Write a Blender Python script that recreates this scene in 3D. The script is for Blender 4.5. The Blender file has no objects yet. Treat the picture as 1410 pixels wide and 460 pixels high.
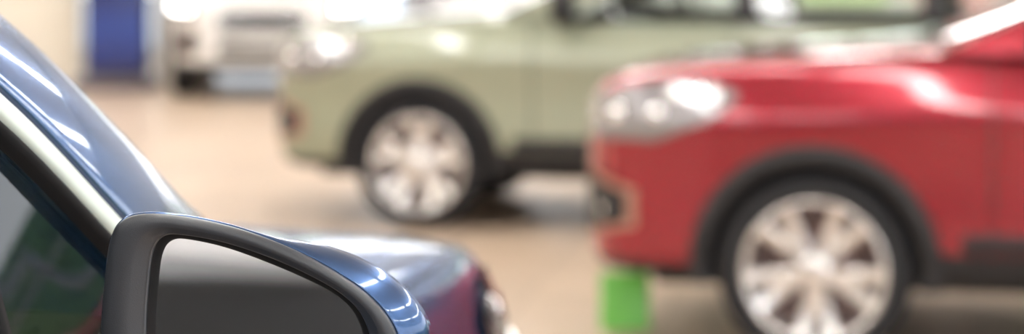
import bpy, bmesh, math, random
from mathutils import Vector, Matrix
from mathutils.bvhtree import BVHTree
random.seed(4)
scene = bpy.context.scene
COL = scene.collection

# ------------------------------------------------------------ materials
def new_mat(name, color=(.5,.5,.5), rough=.5, metal=0., coat=0., emit=None, estr=0., noise=0., nscale=40., bump=0., bscale=200., spec=.5, tint=None):
    m = bpy.data.materials.new(name); m.use_nodes = True
    nt = m.node_tree; b = nt.nodes['Principled BSDF']
    b.inputs['Base Color'].default_value = (*color, 1)
    b.inputs['Roughness'].default_value = rough
    b.inputs['Metallic'].default_value = metal
    b.inputs['Coat Weight'].default_value = coat
    b.inputs['Coat Roughness'].default_value = .03
    b.inputs['Specular IOR Level'].default_value = spec
    if tint: b.inputs['Specular Tint'].default_value = (*tint, 1)
    if emit:
        b.inputs['Emission Color'].default_value = (*emit, 1)
        b.inputs['Emission Strength'].default_value = estr
    if noise > 0 or bump > 0:
        tc = nt.nodes.new('ShaderNodeTexCoord')
    if noise > 0:
        n = nt.nodes.new('ShaderNodeTexNoise'); n.inputs['Scale'].default_value = nscale
        n.inputs['Detail'].default_value = 3
        r = nt.nodes.new('ShaderNodeValToRGB')
        r.color_ramp.elements[0].position = .3; r.color_ramp.elements[1].position = .7
        r.color_ramp.elements[0].color = (*[c*(1-noise) for c in color], 1)
        r.color_ramp.elements[1].color = (*[min(1, c*(1+noise)) for c in color], 1)
        nt.links.new(tc.outputs['Object'], n.inputs['Vector'])
        nt.links.new(n.outputs['Fac'], r.inputs['Fac'])
        nt.links.new(r.outputs['Color'], b.inputs['Base Color'])
    if bump > 0:
        n2 = nt.nodes.new('ShaderNodeTexNoise'); n2.inputs['Scale'].default_value = bscale
        bp = nt.nodes.new('ShaderNodeBump'); bp.inputs['Strength'].default_value = bump
        bp.inputs['Distance'].default_value = .002
        nt.links.new(tc.outputs['Object'], n2.inputs['Vector'])
        nt.links.new(n2.outputs['Fac'], bp.inputs['Height'])
        nt.links.new(bp.outputs['Normal'], b.inputs['Normal'])
    return m

def glass_mat(name, tint=(.75,.85,.8), refl=1.0):
    m = bpy.data.materials.new(name); m.use_nodes = True
    nt = m.node_tree; nt.nodes.clear()
    o = nt.nodes.new('ShaderNodeOutputMaterial')
    t = nt.nodes.new('ShaderNodeBsdfTransparent'); t.inputs['Color'].default_value = (*tint, 1)
    g = nt.nodes.new('ShaderNodeBsdfGlossy'); g.inputs['Roughness'].default_value = .01
    g.inputs['Color'].default_value = (refl, refl, refl, 1)
    f = nt.nodes.new('ShaderNodeFresnel'); f.inputs['IOR'].default_value = 1.5
    mx = nt.nodes.new('ShaderNodeMixShader')
    nt.links.new(f.outputs[0], mx.inputs[0]); nt.links.new(t.outputs[0], mx.inputs[1])
    nt.links.new(g.outputs[0], mx.inputs[2]); nt.links.new(mx.outputs[0], o.inputs['Surface'])
    return m

M = {}
M['paint_blue'] = new_mat('paint_blue', (.035,.075,.17), .26, .8, .75, noise=.12, nscale=900, tint=(.55,.65,.85))
M['paint_green'] = new_mat('paint_green', (.245,.265,.19), .33, .3, .9, noise=.05, nscale=600)
M['paint_red'] = new_mat('paint_red', (.24,.004,.017), .20, .5, 1., noise=.06, nscale=600, tint=(1,.6,.6))
M['paint_white'] = new_mat('paint_white', (.62,.61,.60), .3, .0, 1., noise=.03, nscale=600)
M['paint_silver'] = new_mat('paint_silver', (.66,.67,.67), .3, .2, 1., noise=.03, nscale=600)
M['paint_dark'] = new_mat('paint_dark', (.004,.004,.005), .35, .0, .0, noise=.05, nscale=600, spec=.25)
M['cladding'] = new_mat('black_cladding', (.014,.014,.016), .55, bump=.3, bscale=900, spec=.35)
M['black'] = new_mat('matte_black', (.012,.012,.013), .7, noise=.1)
M['seal'] = new_mat('rubber_seal', (.008,.008,.009), .8, noise=.1, spec=.2)
M['trim'] = new_mat('satin_trim', (.46,.52,.48), .4, .0, .2, noise=.03)
M['chrome'] = new_mat('chrome', (.85,.85,.86), .12, 1., noise=.02)
M['lamp_on'] = new_mat('lamp_lit', (.9,.9,.9), .2, emit=(1,.96,.9), estr=35)
M['alloy'] = new_mat('alloy', (.70,.68,.67), .25, .8, .4, noise=.04)
M['alloy_dark'] = new_mat('alloy_dark', (.13,.09,.085), .4, .6, noise=.1)
M['tyre'] = new_mat('tyre_rubber', (.014,.014,.016), .75, bump=.3, bscale=150, spec=.3)
M['glass'] = glass_mat('car_glass', (.85,.92,.88))
M['glass_dark'] = glass_mat('tinted_glass', (.22,.25,.22), .8)
M['interior'] = new_mat('interior_fabric', (.03,.03,.034), .8, noise=.2, nscale=80)
M['lamp_dark'] = new_mat('lamp_housing', (.18,.17,.18), .2, .5, 1., noise=.1)
M['drl'] = new_mat('lamp_white', (.8,.8,.8), .15, .6, 1.)
M['tail'] = new_mat('tail_lamp', (.35,.01,.01), .2, 0, 1., noise=.1)
M['champagne'] = new_mat('fog_bezel', (.36,.20,.16), .3, .6, noise=.05)

# ------------------------------------------------------------ helpers
def mesh_from(name, verts, faces, smooth=True):
    me = bpy.data.meshes.new(name)
    me.from_pydata([tuple(v) for v in verts], [], faces); me.update()
    if smooth:
        for p in me.polygons: p.use_smooth = True
    return me

def fix_normals(me):
    bm = bmesh.new(); bm.from_mesh(me)
    bmesh.ops.recalc_face_normals(bm, faces=bm.faces); bm.to_mesh(me); bm.free(); return me

def grid(name, rows, closed_v=False, smooth=True):
    n = len(rows[0]); v = [p for r in rows for p in r]; f = []
    for i in range(len(rows)-1):
        for j in range(n if closed_v else n-1):
            k = (j+1) % n
            f.append((i*n+j, i*n+k, (i+1)*n+k, (i+1)*n+j))
    return mesh_from(name, v, f, smooth)

def bm_box(bm, c, s, rot=None, mat=0):
    r = bmesh.ops.create_cube(bm, size=1.0)
    vs = r['verts']
    for v in vs:
        p = Vector((v.co.x*s[0], v.co.y*s[1], v.co.z*s[2]))
        if rot is not None: p = rot @ p
        v.co = p + Vector(c)
    for f in set(f for v in vs for f in v.link_faces): f.material_index = mat
    return vs

def box_mesh(name, c, s, bevel=.0, seg=3, rot=None):
    bm = bmesh.new(); bm_box(bm, c, s, rot)
    if bevel > 0:
        bmesh.ops.bevel(bm, geom=list(bm.edges), offset=bevel, segments=seg, affect='EDGES', profile=.6)
    me = bpy.data.meshes.new(name); bm.to_mesh(me); bm.free()
    if bevel > 0:
        for p in me.polygons: p.use_smooth = True
    return me

def lathe(profile, n=48, mat=0, bm=None):
    rings = []
    for r, y in profile:
        rings.append([bm.verts.new((r*math.cos(2*math.pi*k/n), y, r*math.sin(2*math.pi*k/n))) for k in range(n)])
    for a, b in zip(rings[:-1], rings[1:]):
        for k in range(n):
            f = bm.faces.new((a[k], a[(k+1)%n], b[(k+1)%n], b[k])); f.material_index = mat; f.smooth = True

def catmull(pts, n):
    pts = [Vector(p) for p in pts]
    P = [2*pts[0]-pts[1]] + pts + [2*pts[-1]-pts[-2]]
    out = []; segs = len(pts)-1
    for i in range(n):
        t = i/(n-1)*segs; k = min(int(t), segs-1); u = t-k
        a, b, c, d = P[k:k+4]
        out.append(.5*((2*b)+(c-a)*u+(2*a-5*b+4*c-d)*u*u+(3*b-a-3*c+d)*u**3))
    return out

def catmull_closed(pts, n):
    m = len(pts); out = []
    for i in range(n):
        t = i/n*m; k = int(t) % m; u = t-int(t)
        a, b, c, d = [Vector(pts[(k+j-1) % m]) for j in range(4)]
        out.append(.5*((2*b)+(c-a)*u+(2*a-5*b+4*c-d)*u*u+(3*b-a-3*c+d)*u**3))
    return out

def eval_mesh(obj):
    dg = bpy.context.evaluated_depsgraph_get(); dg.update()
    return bpy.data.meshes.new_from_object(obj.evaluated_get(dg))

def add_obj(name, me, mats=(), parent=None, loc=None):
    o = bpy.data.objects.new(name, me); COL.objects.link(o)
    me.materials.clear()
    for m in mats: me.materials.append(m)
    if parent: o.parent = parent
    if loc: o.location = loc
    return o

# ------------------------------------------------------------ SUV template
PARTS = []   # (name, mesh, [matkeys], tag)
def part(name, me, keys, tag=''): PARTS.append((name, me, keys, tag))
AZ = .338   # axle / arch centre height

ST = [ # x, w, zb, zs, zt
 (.862,.42,.42,.74,.78),(.85,.56,.36,.84,.88),(.81,.69,.31,.935,.97),(.74,.785,.285,.98,1.01),(.62,.845,.28,1.005,1.035),
 (.45,.88,.275,1.03,1.06),(.22,.90,.27,1.05,1.08),(0,.907,.27,1.065,1.095),(-.3,.908,.26,1.085,1.12),
 (-.5,.908,.26,1.092,1.13),(-.72,.908,.26,1.092,1.10),(-1.2,.908,.26,1.085,1.06),(-2.0,.908,.26,1.095,1.06),(-2.67,.908,.26,1.11,1.08),
 (-3.1,.90,.29,1.12,1.09),(-3.4,.87,.33,1.12,1.1),(-3.54,.83,.38,1.09,1.08),(-3.6,.72,.44,1.0,1.0)]
rows = []
for x, w, zb, zs, zt in ST:
    h = zs-zb; d = zt-zs
    half = [(0,zb),(.5,zb),(.86,zb),(.955,zb+.05),(.975,zb+.28*h),(.970,zb+.42*h),(.980,zb+.58*h),(1.0,zb+.72*h),(.999,zb+.765*h),(.965,zb+.88*h),
            (.935,zs-.004),(.88,zs+.25*d),(.7,zs+.65*d),(.35,zs+.95*d),(0,zt)]
    ring = [Vector((x, f*w, z)) for f, z in half] + [Vector((x, -f*w, z)) for f, z in half[-2:0:-1]]
    rows.append(ring)
me = grid('body', rows, closed_v=True)
bm = bmesh.new(); bm.from_mesh(me); bm.verts.ensure_lookup_table()
n = len(rows[0])
for base in (0, (len(rows)-1)*n):
    idx = [base+j for j in range(n)]
    c = sum((bm.verts[i].co for i in idx), Vector())/n
    cv = bm.verts.new(c); bm.verts.ensure_lookup_table()
    for j in range(n):
        bm.faces.new((bm.verts[idx[j]], bm.verts[idx[(j+1)%n]], cv))
bmesh.ops.recalc_face_normals(bm, faces=bm.faces)
bm.to_mesh(me); bm.free()
tmp = bpy.data.objects.new('tmp_body', me); COL.objects.link(tmp)
s = tmp.modifiers.new('s', 'SUBSURF'); s.levels = 2; s.render_levels = 2
body1 = eval_mesh(tmp)
bpy.data.objects.remove(tmp)
bm = bmesh.new(); bm.from_mesh(body1)
bvh = BVHTree.FromBMesh(bm)
for z in (.41, .345):
    bmesh.ops.bisect_plane(bm, geom=list(bm.verts)+list(bm.edges)+list(bm.faces), plane_co=(0,0,z), plane_no=(0,0,1))
for f in bm.faces:
    c = f.calc_center_median(); f.smooth = True
    if c.x < .3: f.material_index = 1 if c.z < .41 else 0
    else: f.material_index = 1 if c.z < .345 else 0
    if c.x < -.62 and c.x > -3.35 and abs(c.y) < .80 and c.z > 1.0: f.material_index = 2
body2 = bpy.data.meshes.new('body'); bm.to_mesh(body2); bm.free()
tmp = bpy.data.objects.new('tmp_body', body2); COL.objects.link(tmp)
for k in ('paint_red','cladding','interior'): body2.materials.append(M[k])
bm = bmesh.new()
for ax in (0., -2.67):
    for sy in (1, -1):
        r = bmesh.ops.create_cone(bm, cap_ends=True, segments=64, radius1=.378, radius2=.378, depth=.6,
              matrix=Matrix.Translation((ax, sy*.88, AZ)) @ Matrix.Rotation(math.pi/2, 4, 'X'))
for f in bm.faces: f.material_index = 1
cm = bpy.data.meshes.new('cut'); bm.to_mesh(cm); bm.free()
for k in ('paint_red','cladding','interior'): cm.materials.append(M[k])
cut = bpy.data.objects.new('tmp_cut', cm); COL.objects.link(cut)
b = tmp.modifiers.new('b', 'BOOLEAN'); b.operation = 'DIFFERENCE'; b.object = cut; b.solver = 'EXACT'
body3 = eval_mesh(tmp)
bpy.data.objects.remove(tmp); bpy.data.objects.remove(cut)
bm = bmesh.new(); bm.from_mesh(body3)
for e in bm.edges:
    if len(e.link_faces) == 2 and e.calc_face_angle(0) > math.radians(40): e.smooth = False
bm.to_mesh(body3); bm.free()
for p in body3.polygons: p.use_smooth = True
part('body', body3, ['PAINT','cladding','black'])

def hit_side(x, z, sy):
    h = bvh.ray_cast(Vector((x, sy*3, z)), Vector((0, -sy, 0)))
    return abs(h[0].y) if h[0] else .6
def hit_front(y, z, back=False):
    o = Vector((-6 if back else 3, y, z)); d = Vector((1 if back else -1, 0, 0))
    h = bvh.ray_cast(o, d); return h
def corner_patch(name, sy, a0, a1, ztop, zbot, off, nu=24, nv=8, C=(.25,.45)):
    rows = []
    for i in range(nu+1):
        u = i/nu; a = math.radians(a0+(a1-a0)*u); row = []
        zt = ztop(u); zb = zbot(u)
        for j in range(nv+1):
            z = zb+(zt-zb)*j/nv
            dr = Vector((math.sin(a), sy*math.cos(a), 0)); c = Vector((C[0], sy*C[1], z))
            h = bvh.ray_cast(c+dr*2, -dr)
            p = h[0] if h[0] else c+dr*.3
            row.append(p+dr*off)
        rows.append(row)
    return grid(name, rows)
def front_patch(name, y0, y1, z0, z1, off, nu=20, nv=8, back=False):
    rows = []
    for i in range(nu+1):
        y = y0+(y1-y0)*i/nu; row = []
        for j in range(nv+1):
            z = z0+(z1-z0)*j/nv; h = hit_front(y, z, back)
            p = h[0].copy() if h[0] else Vector((.8, y, z))
            p.x += -off if back else off
            row.append(p)
        rows.append(row)
    return grid(name, rows)
def lerp(pts):
    def f(u):
        for (a, va), (b, vb) in zip(pts[:-1], pts[1:]):
            if u <= b: return va+(vb-va)*(u-a)/(b-a)
        return pts[-1][1]
    return f

for sy in (1, -1):
    for ax in (0., -2.67):
        rws = []
        for i in range(61):
            a = math.radians(-12+204*i/60); row = []
            for r, off in ((.364,-.12),(.366,.012),(.377,.024),(.412,.028),(.432,.022),(.440,.004),(.440,-.02)):
                x = ax+r*math.cos(a); z = max(.28, AZ+r*math.sin(a))
                xs = ax+.41*math.cos(a)*1.0
                row.append(Vector((x, sy*(hit_side(xs, max(.36,AZ+.41*math.sin(a)), sy)+off), z)))
            rws.append(row)
        part('arch_trim', grid('arch_trim', rws), ['cladding'])
    top = lerp([(0,.955),(.25,.995),(.6,.985),(1,.92)]); bot = lerp([(0,.93),(.15,.86),(.5,.775),(1,.78)])
    part('headlight', corner_patch('headlight', sy, 2, 72, top, bot, .010), ['lamp_dark'])
    part('headlight_drl', corner_patch('drl', sy, 10, 34, lerp([(0,.965),(1,.965)]), lerp([(0,.925),(1,.925)]), .016), ['drl'])
    bm = bmesh.new()
    for ad, z, r in ((54,.865,.04),(38,.87,.035),(66,.85,.028),(20,.94,.036)):
        a = math.radians(ad); dr = Vector((math.sin(a), sy*math.cos(a), 0)); c = Vector((.25, sy*.45, z))
        h = bvh.ray_cast(c+dr*2, -dr)
        bmesh.ops.create_uvsphere(bm, u_segments=20, v_segments=12, radius=r, matrix=Matrix.Translation(h[0]-dr*r*.5))
    for f in bm.faces: f.smooth = True
    me = bpy.data.meshes.new('reflectors'); bm.to_mesh(me); bm.free()
    part('headlight_reflectors', me, ['chrome'], 'lamps')
    part('fog_bezel', corner_patch('fb', sy, 46, 74, lerp([(0,.60),(1,.68)]), lerp([(0,.47),(1,.41)]), .005), ['champagne'])
    part('fog_recess', corner_patch('fr', sy, 50, 75, lerp([(0,.585),(1,.66)]), lerp([(0,.485),(1,.43)]), .008), ['cladding'])
    bm = bmesh.new()
    a = math.radians(62); dr = Vector((math.sin(a), sy*math.cos(a), 0)); c = Vector((.25, sy*.45, .52))
    h = bvh.ray_cast(c+dr*2, -dr)
    bmesh.ops.create_uvsphere(bm, u_segments=20, v_segments=12, radius=.03, matrix=Matrix.Translation(h[0]-dr*.018))
    me = bpy.data.meshes.new('fog_lamp'); bm.to_mesh(me); bm.free()
    part('fog_lamp', me, ['chrome'])
    part('tail_lamp', front_patch('tl', sy*.5, sy*.78, .92, 1.06, .012, back=True), ['tail'])
    for x in (-.60, -1.62, -2.42):
        rws = []
        for j in range(16):
            z = .43+.655*j/15; xx = x
            y = hit_side(xx, z, sy)+.0025
            rws.append([Vector((xx-.004, sy*y, z)), Vector((xx+.004, sy*y, z))])
        part('door_seam', grid('seam', rws), ['black'])
    rws = []
    for i in range(20):
        x = .5-1.1*i/19
        z = 1.035+ .03*(.5-x)
        z = min(z, 1.062)
        y = hit_side(x, z, sy)+.002
        rws.append([Vector((x, sy*y, z-.003)), Vector((x, sy*y, z+.003))])
    part('hood_seam', grid('hseam', rws), ['black'])
    for x in (-1.5, -2.3):
        y = hit_side(x, .96, sy)+.02
        part('door_handle', box_mesh('handle', (x, sy*y, .965), (.19,.03,.035), .012), ['PAINT'])
    rws = []
    for i in range(30):
        x = -.5-1.75*i/29; row = []
        for z, o in ((.415,.0),(.42,.016),(.47,.018),(.48,.0)):
            row.append(Vector((x, sy*(hit_side(x, z, sy)+o), z)))
        rws.append(row)
    part('sill_moulding', grid('sillm', rws), ['cladding'])

part('grille', front_patch('grille', -.40, .40, .64, .84, .010), ['black'])
for z in (.68,.735,.79):
    part('grille_bar', front_patch('gb', -.39, .39, z-.008, z+.008, .022, nv=2), ['chrome'])
part('lower_intake', front_patch('intake', -.42, .42, .43, .54, .010), ['black'])
part('number_plate', box_mesh('plate', (.885,0,.585), (.012,.32,.11), .004), ['paint_white'])
part('rear_plate', box_mesh('plate', (-3.63,0,.80), (.012,.32,.11), .004), ['paint_white'])

# greenhouse
P0 = [(-.74,.893,1.085),(-.90,.882,1.158),(-1.045,.858,1.258),(-1.177,.820,1.362),(-1.36,.768,1.475),(-1.64,.73,1.55),(-2.2,.715,1.58),(-2.9,.72,1.555),(-3.25,.74,1.50)]
Q0 = [(-.42,.815,1.095),(-.684,.795,1.214),(-.857,.782,1.308),(-1.014,.746,1.410),(-1.22,.685,1.53),(-1.52,.63,1.63),(-2.2,.60,1.675),(-2.9,.61,1.645),(-3.36,.64,1.56)]
NP = 81
P = catmull(P0, NP); Q = catmull(Q0, NP)
for sy in (1, -1):
    S = lambda v: Vector((v.x, v.y*sy, v.z))
    rws = []
    for p, q in zip(P, Q):
        row = []
        row.append(S(p+Vector((0,-.022,-.002))))
        row.append(S(p))
        m = (q-p)
        out = Vector((0,.75,.66))
        for t in (.04,.12,.3,.5,.7,.86,.95,1.0):
            row.append(S(p+m*t+out*(.011*4*t*(1-t) if t<1 else 0)+out*(.003 if t<1 else 0)))
        row.append(S(q+Vector((0,-.015,-.02))))
        rws.append(row)
    part('roof_rail_pillar', fix_normals(grid('pillar', rws)), ['PAINT'])
    N = Vector((0,.92,.39))
    def ribbon(prof):
        rr = []
        for i, p in enumerate(P):
            t = (P[min(i+1,NP-1)]-P[max(i-1,0)]).normalized()
            d = t.cross(N).normalized()
            if d.z > 0: d = -d
            rr.append([S(p+d*a+N*o) for a, o in prof])
        return fix_normals(grid('ribbon', rr))
    part('window_trim', ribbon([(-.002,-.004),(.001,.001),(.004,.003),(.020,.003),(.023,.0015),(.024,-.003)]), ['trim'])
    part('window_seal', ribbon([(.0235,-.006),(.0240,-.001),(.026,.0005),(.031,.0),(.033,-.004),(.034,-.012)]), ['seal'])
    rr = []
    for i, p in enumerate(P[2:], 2):
        top = p-N*.010
        bot = Vector((p.x, .890, 1.082))-N*.010
        rr.append([S(bot+(top-bot)*k/6) for k in range(7)])
    part('side_glass', grid('sglass', rr), ['GLASS'])
    def bar(x, w, key, nm, lean=0.):
        j = min(range(NP), key=lambda k: abs(P[k].x-x)); p = P[j]
        rr = []
        for k in range(9):
            t = k/8; z = 1.08+(p.z-.012-1.08)*t; y = .890+(p.y-.890)*t
            xx = x+lean*(1-t)
            rr.append([S(Vector((xx+a, y, z))+N*o) for a, o in ((-w,-.02),(-w,-.004),(-w*.7,.0),(w*.7,.0),(w,-.004),(w,-.02))])
        part(nm, fix_normals(grid(nm, rr)), [key])
    bar(-1.243, .010, 'seal', 'quarter_divider', .0)
    bar(-1.68, .055, 'black', 'b_pillar')
    bar(-2.60, .05, 'black', 'c_pillar')
    rr = []
    for i in range(40):
        x = -.72-2.55*i/39
        rr.append([Vector((x, sy*y, z)) for y, z in ((.872,1.075),(.894,1.078),(.902,1.086),(.900,1.096),(.890,1.100),(.870,1.1))])
    part('belt_strip', grid('belt', rr), ['seal'])
    rr = [[S(P[-1]+Vector((0,-.005,0))), S((P[-1]+Q[-1])/2+Vector((0,.02,.01))), S(Q[-1])],
          [Vector((-3.33,sy*.83,1.3)), Vector((-3.42,sy*.82,1.32)), Vector((-3.47,sy*.72,1.33))],
          [Vector((-3.30,sy*.885,1.07)), Vector((-3.46,sy*.86,1.07)), Vector((-3.56,sy*.78,1.05))]]
    part('d_pillar', fix_normals(grid('dp', rr)), ['PAINT'])
    rk = catmull([(-1.55,.56,1.655),(-1.62,.56,1.70),(-2.2,.55,1.725),(-2.9,.555,1.70),(-3.0,.555,1.655)], 30)
    rr = [[S(p+Vector((0,.015*math.cos(a),.015*math.sin(a)))) for a in [k*math.pi/4 for k in range(8)]] for p in rk]
    part('roof_rail', grid('rr', rr, closed_v=True), ['black'])

NQ = [i for i in range(NP) if Q[i].x < -1.22]
rr = []
for i in NQ:
    q = Q[i]; row = []
    for k in range(17):
        t = -1+k/8; row.append(Vector((q.x, q.y*t, q.z+.035*(1-t*t))))
    rr.append(row)
part('roof', fix_normals(grid('roof', rr)), ['PAINT'])
rr = []
for i in range(0, NQ[0]+1):
    q = Q[i]; row = []
    for k in range(17):
        t = -1+k/8; row.append(Vector((q.x+.10*(1-t*t)*(1-i/(NQ[0]+4)), q.y*t, q.z-.004+.03*(1-t*t))))
    rr.append(row)
part('windshield', grid('ws', rr), ['glass'])
q = Q[-1]
rr = [[Vector((a, b*t, c)) for t in [-1+k/8 for k in range(17)]] for a, b, c in ((q.x,q.y,q.z+.01),(-3.47,.72,1.33),(-3.56,.78,1.06))]
part('rear_glass', grid('rg', rr), ['glass'])
bm = bmesh.new()
def seat(x, y):
    R = Matrix.Rotation(math.radians(-12), 3, 'Y')
    bm_box(bm, (x, y, 1.08), (.14,.46,.34), R); bm_box(bm, (x-.06, y, 1.36), (.10,.26,.16), R)
for y in (.38,-.38): seat(-1.75, y); seat(-2.65, y)
bm_box(bm, (-1.0,0,1.07), (.42,1.45,.12))
bmesh.ops.bevel(bm, geom=list(bm.edges), offset=.03, segments=3, affect='EDGES')
me = bpy.data.meshes.new('cabin'); bm.to_mesh(me); bm.free()
for p in me.polygons: p.use_smooth = True
part('seats_and_dash', me, ['interior'])
bm = bmesh.new()
R = Matrix.Translation((-1.33,.38,1.10)) @ Matrix.Rotation(math.radians(-65), 4, 'Y')
nn = 32; rings = []
for i in range(nn):
    a = 2*math.pi*i/nn; ring = []
    for j in range(8):
        b_ = 2*math.pi*j/8; r = .18+.014*math.cos(b_)
        ring.append(bm.verts.new(R @ Vector((r*math.cos(a), r*math.sin(a), .014*math.sin(b_)))))
    rings.append(ring)
for i in range(nn):
    for j in range(8):
        bm.faces.new((rings[i][j], rings[(i+1)%nn][j], rings[(i+1)%nn][(j+1)%8], rings[i][(j+1)%8]))
me = bpy.data.meshes.new('sw'); bm.to_mesh(me); bm.free()
part('steering_wheel', me, ['black'])
part('underbody', box_mesh('ub', (-1.35,0,.30), (3.9,1.25,.12), .03), ['black'])

# wheel
bm = bmesh.new()
lathe([(.225,-.09),(.245,-.108),(.29,-.115),(.322,-.105),(.336,-.075),(.337,0),(.336,.075),(.322,.105),(.29,.115),(.25,.106),(.236,.095)], 64, 0, bm)
lathe([(.252,.098),(.250,.110),(.240,.112),(.232,.100),(.222,.07),(.215,-.08)], 64, 1, bm)
lathe([(.216,.0),(.17,-.005),(.165,.02),(.05,.03),(.0001,.03)], 48, 2, bm)
lathe([(.062,.04),(.060,.088),(.045,.098),(.03,.10),(.0001,.102)], 32, 1, bm)
for k in range(5):
    for sgn in (-1, 1):
        a0 = 2*math.pi*k/5+sgn*.20; a1 = 2*math.pi*k/5+sgn*.235
        rows_ = []
        for i in range(6):
            t = i/5; a = a0+(a1-a0)*t; r = .05+.185*t
            w = .016+.008*t; cx, cz = r*math.cos(a), r*math.sin(a)
            tx, tz = -math.sin(a), math.cos(a); y = .085+.018*t-.012*math.sin(t*3.14)
            rows_.append([bm.verts.new((cx+tx*d, yy, cz+tz*d)) for d, yy in ((-w,y-.035),(-w,y-.004),(-w*.7,y),(w*.7,y),(w,y-.004),(w,y-.035))])
        for A, B in zip(rows_[:-1], rows_[1:]):
            for j in range(5):
                f = bm.faces.new((A[j], A[j+1], B[j+1], B[j])); f.material_index = 1
    a = 2*math.pi*k/5
    vs = []
    for r, da, y in ((.03,-.3,.082),(.17,-.16,.078),(.17,.16,.078),(.03,.3,.082)):
        vs.append(bm.verts.new((r*math.cos(a+da), y, r*math.sin(a+da))))
    f = bm.faces.new(vs); f.material_index = 1
bmesh.ops.recalc_face_normals(bm, faces=bm.faces)
WHEEL = bpy.data.meshes.new('wheel'); bm.to_mesh(WHEEL); bm.free()

def blob_mirror(sy):
    bm = bmesh.new()
    bmesh.ops.create_uvsphere(bm, u_segments=24, v_segments=16, radius=1)
    for v in bm.verts:
        c = v.co
        e = lambda t, p: math.copysign(abs(t)**p, t)
        v.co = Vector((e(c.x,.7)*.06, e(c.y,.6)*.125, e(c.z,.6)*.085))+Vector((-.78, sy*1.0, 1.16))
    for f in bm.faces:
        f.smooth = True
    bm_box(bm, (-.76, sy*.90, 1.085), (.06,.12,.035))
    me = bpy.data.meshes.new('door_mirror'); bm.to_mesh(me); bm.free(); return me
part('door_mirror', blob_mirror(1), ['black'], 'mirrorL')
part('door_mirror', blob_mirror(-1), ['black'], 'mirrorR')

def make_car(name, paint, O, h, skip=(), wrot=0.3, steer=0., glass='glass', lit=False):
    e = bpy.data.objects.new(name, None); COL.objects.link(e)
    ang = math.atan2(h[1], h[0])
    e.location = (O[0], O[1], 0); e.rotation_euler = (0, 0, ang)
    for nm, me, keys, tag in PARTS:
        if tag in skip and tag: continue
        m2 = me.copy()
        idx = [p.material_index for p in m2.polygons]
        ks = [paint if k == 'PAINT' else (glass if k == 'GLASS' else k) for k in keys]
        if lit and tag == 'lamps': ks = ['lamp_on']
        o = add_obj(nm, m2, [M[k] for k in ks], e)
        m2.polygons.foreach_set('material_index', idx)
    for ax in (0., -2.67):
        for sy in (1, -1):
            m2 = WHEEL.copy(); idx = [p.material_index for p in m2.polygons]
            w = add_obj('wheel', m2, [M['tyre'], M['alloy'], M['alloy_dark']], e)
            m2.polygons.foreach_set('material_index', idx)
            w.location = (ax, sy*.775, .337)
            w.rotation_euler = (0, wrot, (0 if sy > 0 else math.pi)+(steer if ax == 0 else 0))
    return e

def hdir(deg): return (math.cos(math.radians(deg)), math.sin(math.radians(deg)))
H12 = hdir(168)
make_car('red_suv', 'paint_red', (1.223, 8.361), H12, wrot=.35)
make_car('green_suv', 'paint_green', (-.302, 12.06), H12, wrot=.9)
make_car('white_suv', 'paint_white', (-2.38, 21.1), hdir(-86), lit=True)
make_car('silver_suv', 'paint_silver', (-.35, 24.2), hdir(178))
make_car('reflected_dark_suv', 'paint_dark', (-.15, -4.1), hdir(-7), glass='glass_dark')  # out-of-frame car, added to darken the lower part of the mirror reflection
hb = (.1933, .9811)
OB = (-.944, 2.876)
blue = make_car('blue_suv', 'paint_blue', OB, hb, skip=('mirrorR',), glass='glass_dark')

# ------------------------------------------------------------ foreground door mirror (part of blue suv)
H = 1.47; F = 3000.; YH = -78.; YM = 1.45
def W(px, py, Y): return Vector(((px-705)*Y/F, Y, H-(py-YH)*Y/F))
SC = YM/F
def uv(pts):
    return [((px-337)*SC, -(py-461)*SC) for px, py in pts]
rim_o = uv([(168,596),(146,540),(138,460),(142,390),(150,332),(168,304),(205,296),(265,302),(335,319),(402,345),(460,376),(508,410),(540,450),(555,500),(550,548),(520,588),(440,610),(310,618),(220,614)])
rim_i = uv([(214,570),(203,530),(198,460),(202,390),(209,345),(224,326),(252,325),(306,335),(365,354),(420,378),(470,407),(500,440),(514,490),(508,540),(484,568),(405,587),(300,592),(245,588)])
NM = 160
ro = catmull_closed([(a, b, 0) for a, b in rim_o], NM)
ri0 = catmull_closed([(a, b, 0) for a, b in rim_i], NM*6)
def by_angle(curve, p):
    a = math.atan2(p.y, p.x)
    return min(curve, key=lambda c: abs((math.atan2(c.y, c.x)-a+math.pi) % (2*math.pi)-math.pi))
ri = [by_angle(ri0, p).copy() for p in ro]
C0 = W(337, 461, YM)
def Wm(u, v, w):
    return C0 + Vector((u, w, v))
inv = Matrix.Rotation(-math.atan2(hb[1], hb[0]), 4, 'Z') @ Matrix.Translation((-OB[0], -OB[1], 0))
def tocar(rows): return [[inv @ p for p in r] for r in rows]
def ring(curve, w, grow=0, sx=(0,0)):
    out = []
    for k, p in enumerate(curve):
        nrm = Vector((p.x, p.y, 0)).normalized()
        q = Vector((p.x, p.y, 0))
        g = grow
        if sx != (0,0):
            g += sx[0]*max(0, nrm.x)**1.5+sx[1]*max(0, nrm.y)
        q += nrm*g
        out.append(Wm(q.x, q.y, w))
    return out
mid = lambda f: [a.lerp(b, f) for a, b in zip(ri, ro)]
bz = [ring(ri, .030, -.001), ring(ri, .007, -.0005), ring(ri, .003, .0003), ring(ri, .0015, .0015), ring(mid(.35), .0), ring(mid(.40), -.0008), ring(mid(.8), .0005), ring(ro, .0015, -.0015), ring(ro, .003, -.0003), ring(ro, .006, .0),
      ring(ro, .009, -.0002), ring(ro,.012,-.003)]
me = fix_normals(grid('bez', tocar(bz), closed_v=True))
add_obj('mirror_bezel', me, [new_mat('mirror_bezel_plastic', (.024,.027,.033), .33, 0, .0, bump=.12, bscale=1500, spec=.5)], blue)
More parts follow.
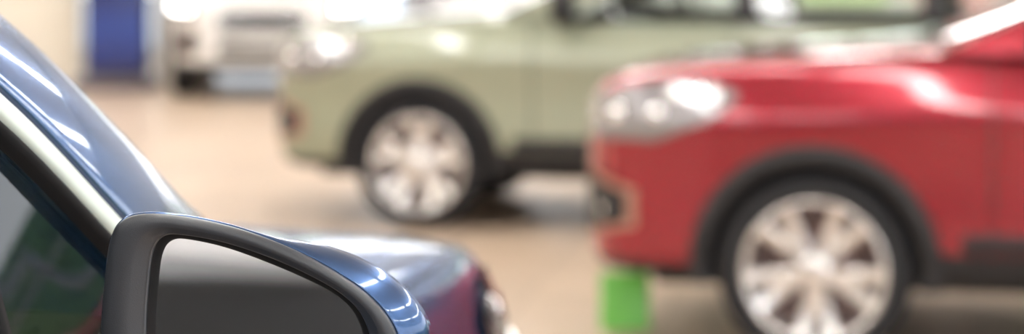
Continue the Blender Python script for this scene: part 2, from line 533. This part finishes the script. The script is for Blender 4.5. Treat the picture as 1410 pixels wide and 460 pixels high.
lip = [ring(ri, .008, .0), ring(ri, .011, -.004), ring(ri, .018, -.006), ring(ri,.024,-.007)]
add_obj('mirror_inner_lip', fix_normals(grid('lip', tocar(lip), closed_v=True)), [M['seal']], blue)
cp = [ring(ro,.0115,-.003), ring(ro,.0085,-.0004), ring(ro,.009,.0010,(.001,-.0005)), ring(ro,.014,.0022,(.006,-.002)), ring(ro,.024,.003,(.014,-.005)), ring(ro,.038,.002,(.020,-.008)),
      ring(ro,.054,-.003,(.019,-.009)), ring(ro,.07,-.013,(.012,-.012)), ring(ro,.083,-.030,(-.004,-.008)), ring(ro,.092,-.050,(-.02,0)), ring(ro,.097,-.075,(-.02,0))]
cp.append([Wm(0,0,.100)]*NM)
cap_me = fix_normals(grid('cap', tocar(cp), closed_v=True))
add_obj('mirror_cap', cap_me, [M['paint_blue']], blue)
GR = Matrix.Rotation(math.radians(3.4), 3, 'Z') @ Matrix.Rotation(math.radians(-3.3), 3, 'X')
gl = []
for k in range(9):
    s_ = 1-k/8
    rr_ = []
    for p in ri:
        nrm = Vector((p.x, p.y, 0)).normalized(); q = (Vector((p.x, p.y, 0))-nrm*.002)*max(s_, .002)
        v = GR @ Vector((q.x, 0, q.y))
        rr_.append(C0+Vector((v.x, .019+v.y, v.z)))
    gl.append(rr_)
me = fix_normals(grid('mglass', tocar(gl), closed_v=True))
mm = new_mat('mirror_silver', (.80,.82,.84), .015, 1.)
add_obj('mirror_glass', me, [mm], blue)
ft = []
for t in range(7):
    u = t/6
    c = inv @ Wm(-.075-.075*u, -.070-.02*u, .05)
    ft.append([c+Vector((.045*math.cos(a), 0, .024*math.sin(a))) for a in [k*math.pi/8 for k in range(16)]])
add_obj('mirror_foot', fix_normals(grid('foot', ft, closed_v=True)), [M['cladding']], blue)

# ------------------------------------------------------------ room
def tile_mat():
    m = bpy.data.materials.new('floor_tile'); m.use_nodes = True
    nt = m.node_tree; b = nt.nodes['Principled BSDF']
    tc = nt.nodes.new('ShaderNodeTexCoord')
    mp = nt.nodes.new('ShaderNodeMapping'); mp.inputs['Rotation'].default_value = (0,0,math.radians(8))
    br = nt.nodes.new('ShaderNodeTexBrick'); br.offset = 0
    br.inputs['Scale'].default_value = 1.0
    br.inputs['Brick Width'].default_value = .6; br.inputs['Row Height'].default_value = .6
    br.inputs['Mortar Size'].default_value = .006
    br.inputs['Color1'].default_value = (.48,.365,.27,1); br.inputs['Color2'].default_value = (.41,.31,.23,1)
    br.inputs['Mortar'].default_value = (.26,.20,.15,1)
    n = nt.nodes.new('ShaderNodeTexNoise'); n.inputs['Scale'].default_value = .6; n.inputs['Detail'].default_value = 4
    r = nt.nodes.new('ShaderNodeValToRGB'); r.color_ramp.elements[0].color = (.75,.75,.75,1); r.color_ramp.elements[1].color = (1,1,1,1)
    mx = nt.nodes.new('ShaderNodeMix'); mx.data_type = 'RGBA'; mx.blend_type = 'MULTIPLY'
    mx.inputs['Factor'].default_value = .5
    nt.links.new(tc.outputs['Object'], mp.inputs['Vector']); nt.links.new(mp.outputs[0], br.inputs['Vector'])
    nt.links.new(mp.outputs[0], n.inputs['Vector']); nt.links.new(n.outputs['Fac'], r.inputs[0])
    nt.links.new(br.outputs['Color'], mx.inputs['A']); nt.links.new(r.outputs['Color'], mx.inputs['B'])
    nt.links.new(mx.outputs['Result'], b.inputs['Base Color'])
    b.inputs['Roughness'].default_value = .34
    b.inputs['Specular IOR Level'].default_value = .4
    return m
X0, X1, Y0, Y1, CH = -9., 12., -10., 27., 5.2
bm = bmesh.new(); bm_box(bm, ((X0+X1)/2, (Y0+Y1)/2, -.05), (X1-X0, Y1-Y0, .1))
me = bpy.data.meshes.new('floor'); bm.to_mesh(me); bm.free()
add_obj('floor', me, [tile_mat()])
cream = new_mat('cream_wall', (.72,.67,.58), .8, noise=.03, nscale=3)
white = new_mat('white_wall', (.8,.79,.77), .8, noise=.02, nscale=3)
grey = new_mat('reflected_panel_grey', (.66,.67,.70), .8, noise=.04, nscale=2)  # tone of the added panel that the mirror glass reflects
frame_m = new_mat('window_frame', (.35,.36,.37), .4, .5, noise=.03)
add_obj('ceiling', box_mesh('ceiling', ((X0+X1)/2, (Y0+Y1)/2, CH+.05), (X1-X0, Y1-Y0, .1)), [white])
add_obj('wall_left', box_mesh('wl', (X0-.1, (Y0+Y1)/2, CH/2), (.2, Y1-Y0, CH)), [cream])
def glazed(name, a, b_, axis, pos, sill=.35, head=4.6, step=2.4, mat=None):
    bm = bmesh.new()
    L = b_-a
    def bx(c, s):
        if axis == 'x': bm_box(bm, (c[0], pos, c[1]), (s[0], .14, s[1]))
        else: bm_box(bm, (pos, c[0], c[1]), (.14, s[0], s[1]))
    bx(((a+b_)/2, sill/2), (L, sill)); bx(((a+b_)/2, (head+CH)/2), (L, CH-head))
    k = int(L/step)
    for i in range(k+1): bx((a+L*i/k, CH/2), (.1, CH))
    if head > 3: bx(((a+b_)/2, 2.6), (L, .07))
    me = bpy.data.meshes.new(name); bm.to_mesh(me); bm.free()
    add_obj(name, me, [mat or frame_m])
glazed('wall_back', X0, X1, 'x', Y1+.07, sill=.15, head=2.0, mat=new_mat('back_wall_paint', (.42,.42,.44), .7, noise=.04, nscale=2))
glazed('wall_right', Y0, Y1, 'y', X1+.07, sill=.25)
glazed('wall_front', X0, X1, 'x', Y0-.07, sill=.5)
add_obj('partition_wall', box_mesh('pw', (-6.75, 22.7, CH/2), (4.5, .3, CH), .01), [cream])
add_obj('reflected_grey_panel', box_mesh('pw2', (-.6, -9.0, CH/2), (5.0, .3, CH), .01), [grey])  # grey panel added behind the camera for the mirror glass to reflect
add_obj('wall_column', box_mesh('col', (-3.62, 23.0, CH/2), (.28, .3, CH), .02), [white])
add_obj('exterior_ground', box_mesh('eg', (2, 8, -.16), (120,120,.1)), [new_mat('pavement', (.42,.42,.42), .9, noise=.1, nscale=2)])

bm = bmesh.new()
for i in range(6):
    for j in range(5):
        bm_box(bm, (-7.4+3.5*i, -6.5+7.2*j, CH-.03), (.22,6.2,.05))
me = bpy.data.meshes.new('lamps'); bm.to_mesh(me); bm.free()
add_obj('ceiling_lamp_strips', me, [new_mat('lamp_panel', (1,1,1), .5, emit=(1,.99,.97), estr=30)])

k = bpy.data.objects.new('display_kiosk', None); COL.objects.link(k); k.location = (-3.98, 22.0, 0)
add_obj('housing', box_mesh('kh', (0,0,.95), (.64,.14,1.9), .02), [new_mat('kiosk_dark', (.03,.028,.045), .5, noise=.1)], k)
add_obj('base', box_mesh('kb', (0,-.05,.06), (.80,.45,.12), .02), [new_mat('kiosk_base', (.10,.085,.11), .6, noise=.1)], k)
sm = new_mat('screen_blue', (.01,.02,.1), .2)
nt = sm.node_tree; b = nt.nodes['Principled BSDF']
tc = nt.nodes.new('ShaderNodeTexCoord'); sp = nt.nodes.new('ShaderNodeSeparateXYZ'); cr = nt.nodes.new('ShaderNodeValToRGB')
cr.color_ramp.elements[0].position = .25; cr.color_ramp.elements[0].color = (.010,.015,.09,1)
cr.color_ramp.elements[1].position = .95; cr.color_ramp.elements[1].color = (.006,.008,.05,1)
e_ = cr.color_ramp.elements.new(.62); e_.color = (.010,.05,.26,1)
nt.links.new(tc.outputs['Object'], sp.inputs[0]); nt.links.new(sp.outputs['Z'], cr.inputs[0])
nt.links.new(cr.outputs[0], b.inputs['Emission Color']); b.inputs['Emission Strength'].default_value = .7
add_obj('screen', box_mesh('ks', (0,-.075,.86), (.56,.012,1.3), .003), [sm], k)

g = bpy.data.objects.new('green_floor_sign', None); COL.objects.link(g); g.location = (.43, 8.30, 0)
gm = new_mat('lime_plastic', (.15,.52,.07), .45, 0, .2, noise=.05, nscale=10)
R1 = Matrix.Rotation(math.radians(10), 3, 'X'); R2 = Matrix.Rotation(math.radians(-10), 3, 'X')
add_obj('panel_front', box_mesh('gp', (0,-.025,.11), (.185,.012,.215), .005, rot=R2), [gm], g)
add_obj('panel_rear', box_mesh('gp2', (0,.025,.11), (.185,.012,.215), .005, rot=R1), [gm], g)

c = bpy.data.objects.new('reception_counter', None); COL.objects.link(c); c.location = (4.2, 20.5, 0)
add_obj('counter_body', box_mesh('cb', (0,0,.5), (3.6,.7,1.0), .03), [white], c)
add_obj('counter_top', box_mesh('ct', (0,0,1.03), (3.8,.8,.05), .01), [new_mat('counter_top', (.6,.5,.46), .3, noise=.05)], c)
add_obj('lime_panel', box_mesh('lp', (-1.15,-.42,1.13), (.8,.03,.42), .01), [new_mat('lime_print', (.55,.70,.40), .5, noise=.05)], c)
add_obj('pink_panel', box_mesh('pp', (-.1,-.42,1.05), (.7,.03,.36), .01), [new_mat('pink_print', (.75,.42,.42), .5, noise=.1)], c)
add_obj('monitor', box_mesh('mn', (.9,-.1,1.3), (.6,.04,.4), .01), [M['black']], c)
def reflected_hedge(name, c, s):
    bm = bmesh.new(); bmesh.ops.create_icosphere(bm, subdivisions=5, radius=1)
    for v in bm.verts:
        n_ = v.co.normalized(); q = Vector((math.copysign(abs(n_.x)**.4, n_.x)*s[0], math.copysign(abs(n_.y)**.4, n_.y)*s[1], math.copysign(abs(n_.z)**.4, n_.z)*s[2]))
        v.co = q*(1+random.uniform(-.04,.04))+Vector(c)
    me = bpy.data.meshes.new(name); bm.to_mesh(me); bm.free()
    add_obj(name, me, [new_mat('foliage', (.09,.17,.06), .8, noise=.6, nscale=5)])
reflected_hedge('reflected_hedge', (15.8, 10, 1.7), (1.0, 14, 2.0))  # unseen; added and raised to give the blue car's side glass green reflections

w = bpy.data.worlds.new('World'); scene.world = w; w.use_nodes = True
nt = w.node_tree; bg = nt.nodes['Background']
tc = nt.nodes.new('ShaderNodeTexCoord'); sp = nt.nodes.new('ShaderNodeSeparateXYZ'); cr = nt.nodes.new('ShaderNodeValToRGB')
cr.color_ramp.elements[0].position = 0; cr.color_ramp.elements[0].color = (.85,.85,.85,1)
cr.color_ramp.elements[1].position = .6; cr.color_ramp.elements[1].color = (.65,.8,1,1)
nt.links.new(tc.outputs['Generated'], sp.inputs[0]); nt.links.new(sp.outputs['Z'], cr.inputs[0]); nt.links.new(cr.outputs[0], bg.inputs['Color'])
bg.inputs['Strength'].default_value = 4.0

cd = bpy.data.cameras.new('cam'); cam = bpy.data.objects.new('camera', cd); COL.objects.link(cam)
cam.location = (0,0,H); cam.rotation_euler = (math.pi/2, 0, 0)
cd.sensor_width = 36; cd.lens = 36*F/1410; cd.shift_y = -(230-YH)/1410
cd.dof.use_dof = True; cd.dof.focus_distance = 1.45; cd.dof.aperture_fstop = 4.2
cd.clip_start = .05
scene.camera = cam
scene.view_settings.view_transform = 'Standard'
scene.view_settings.exposure = 0
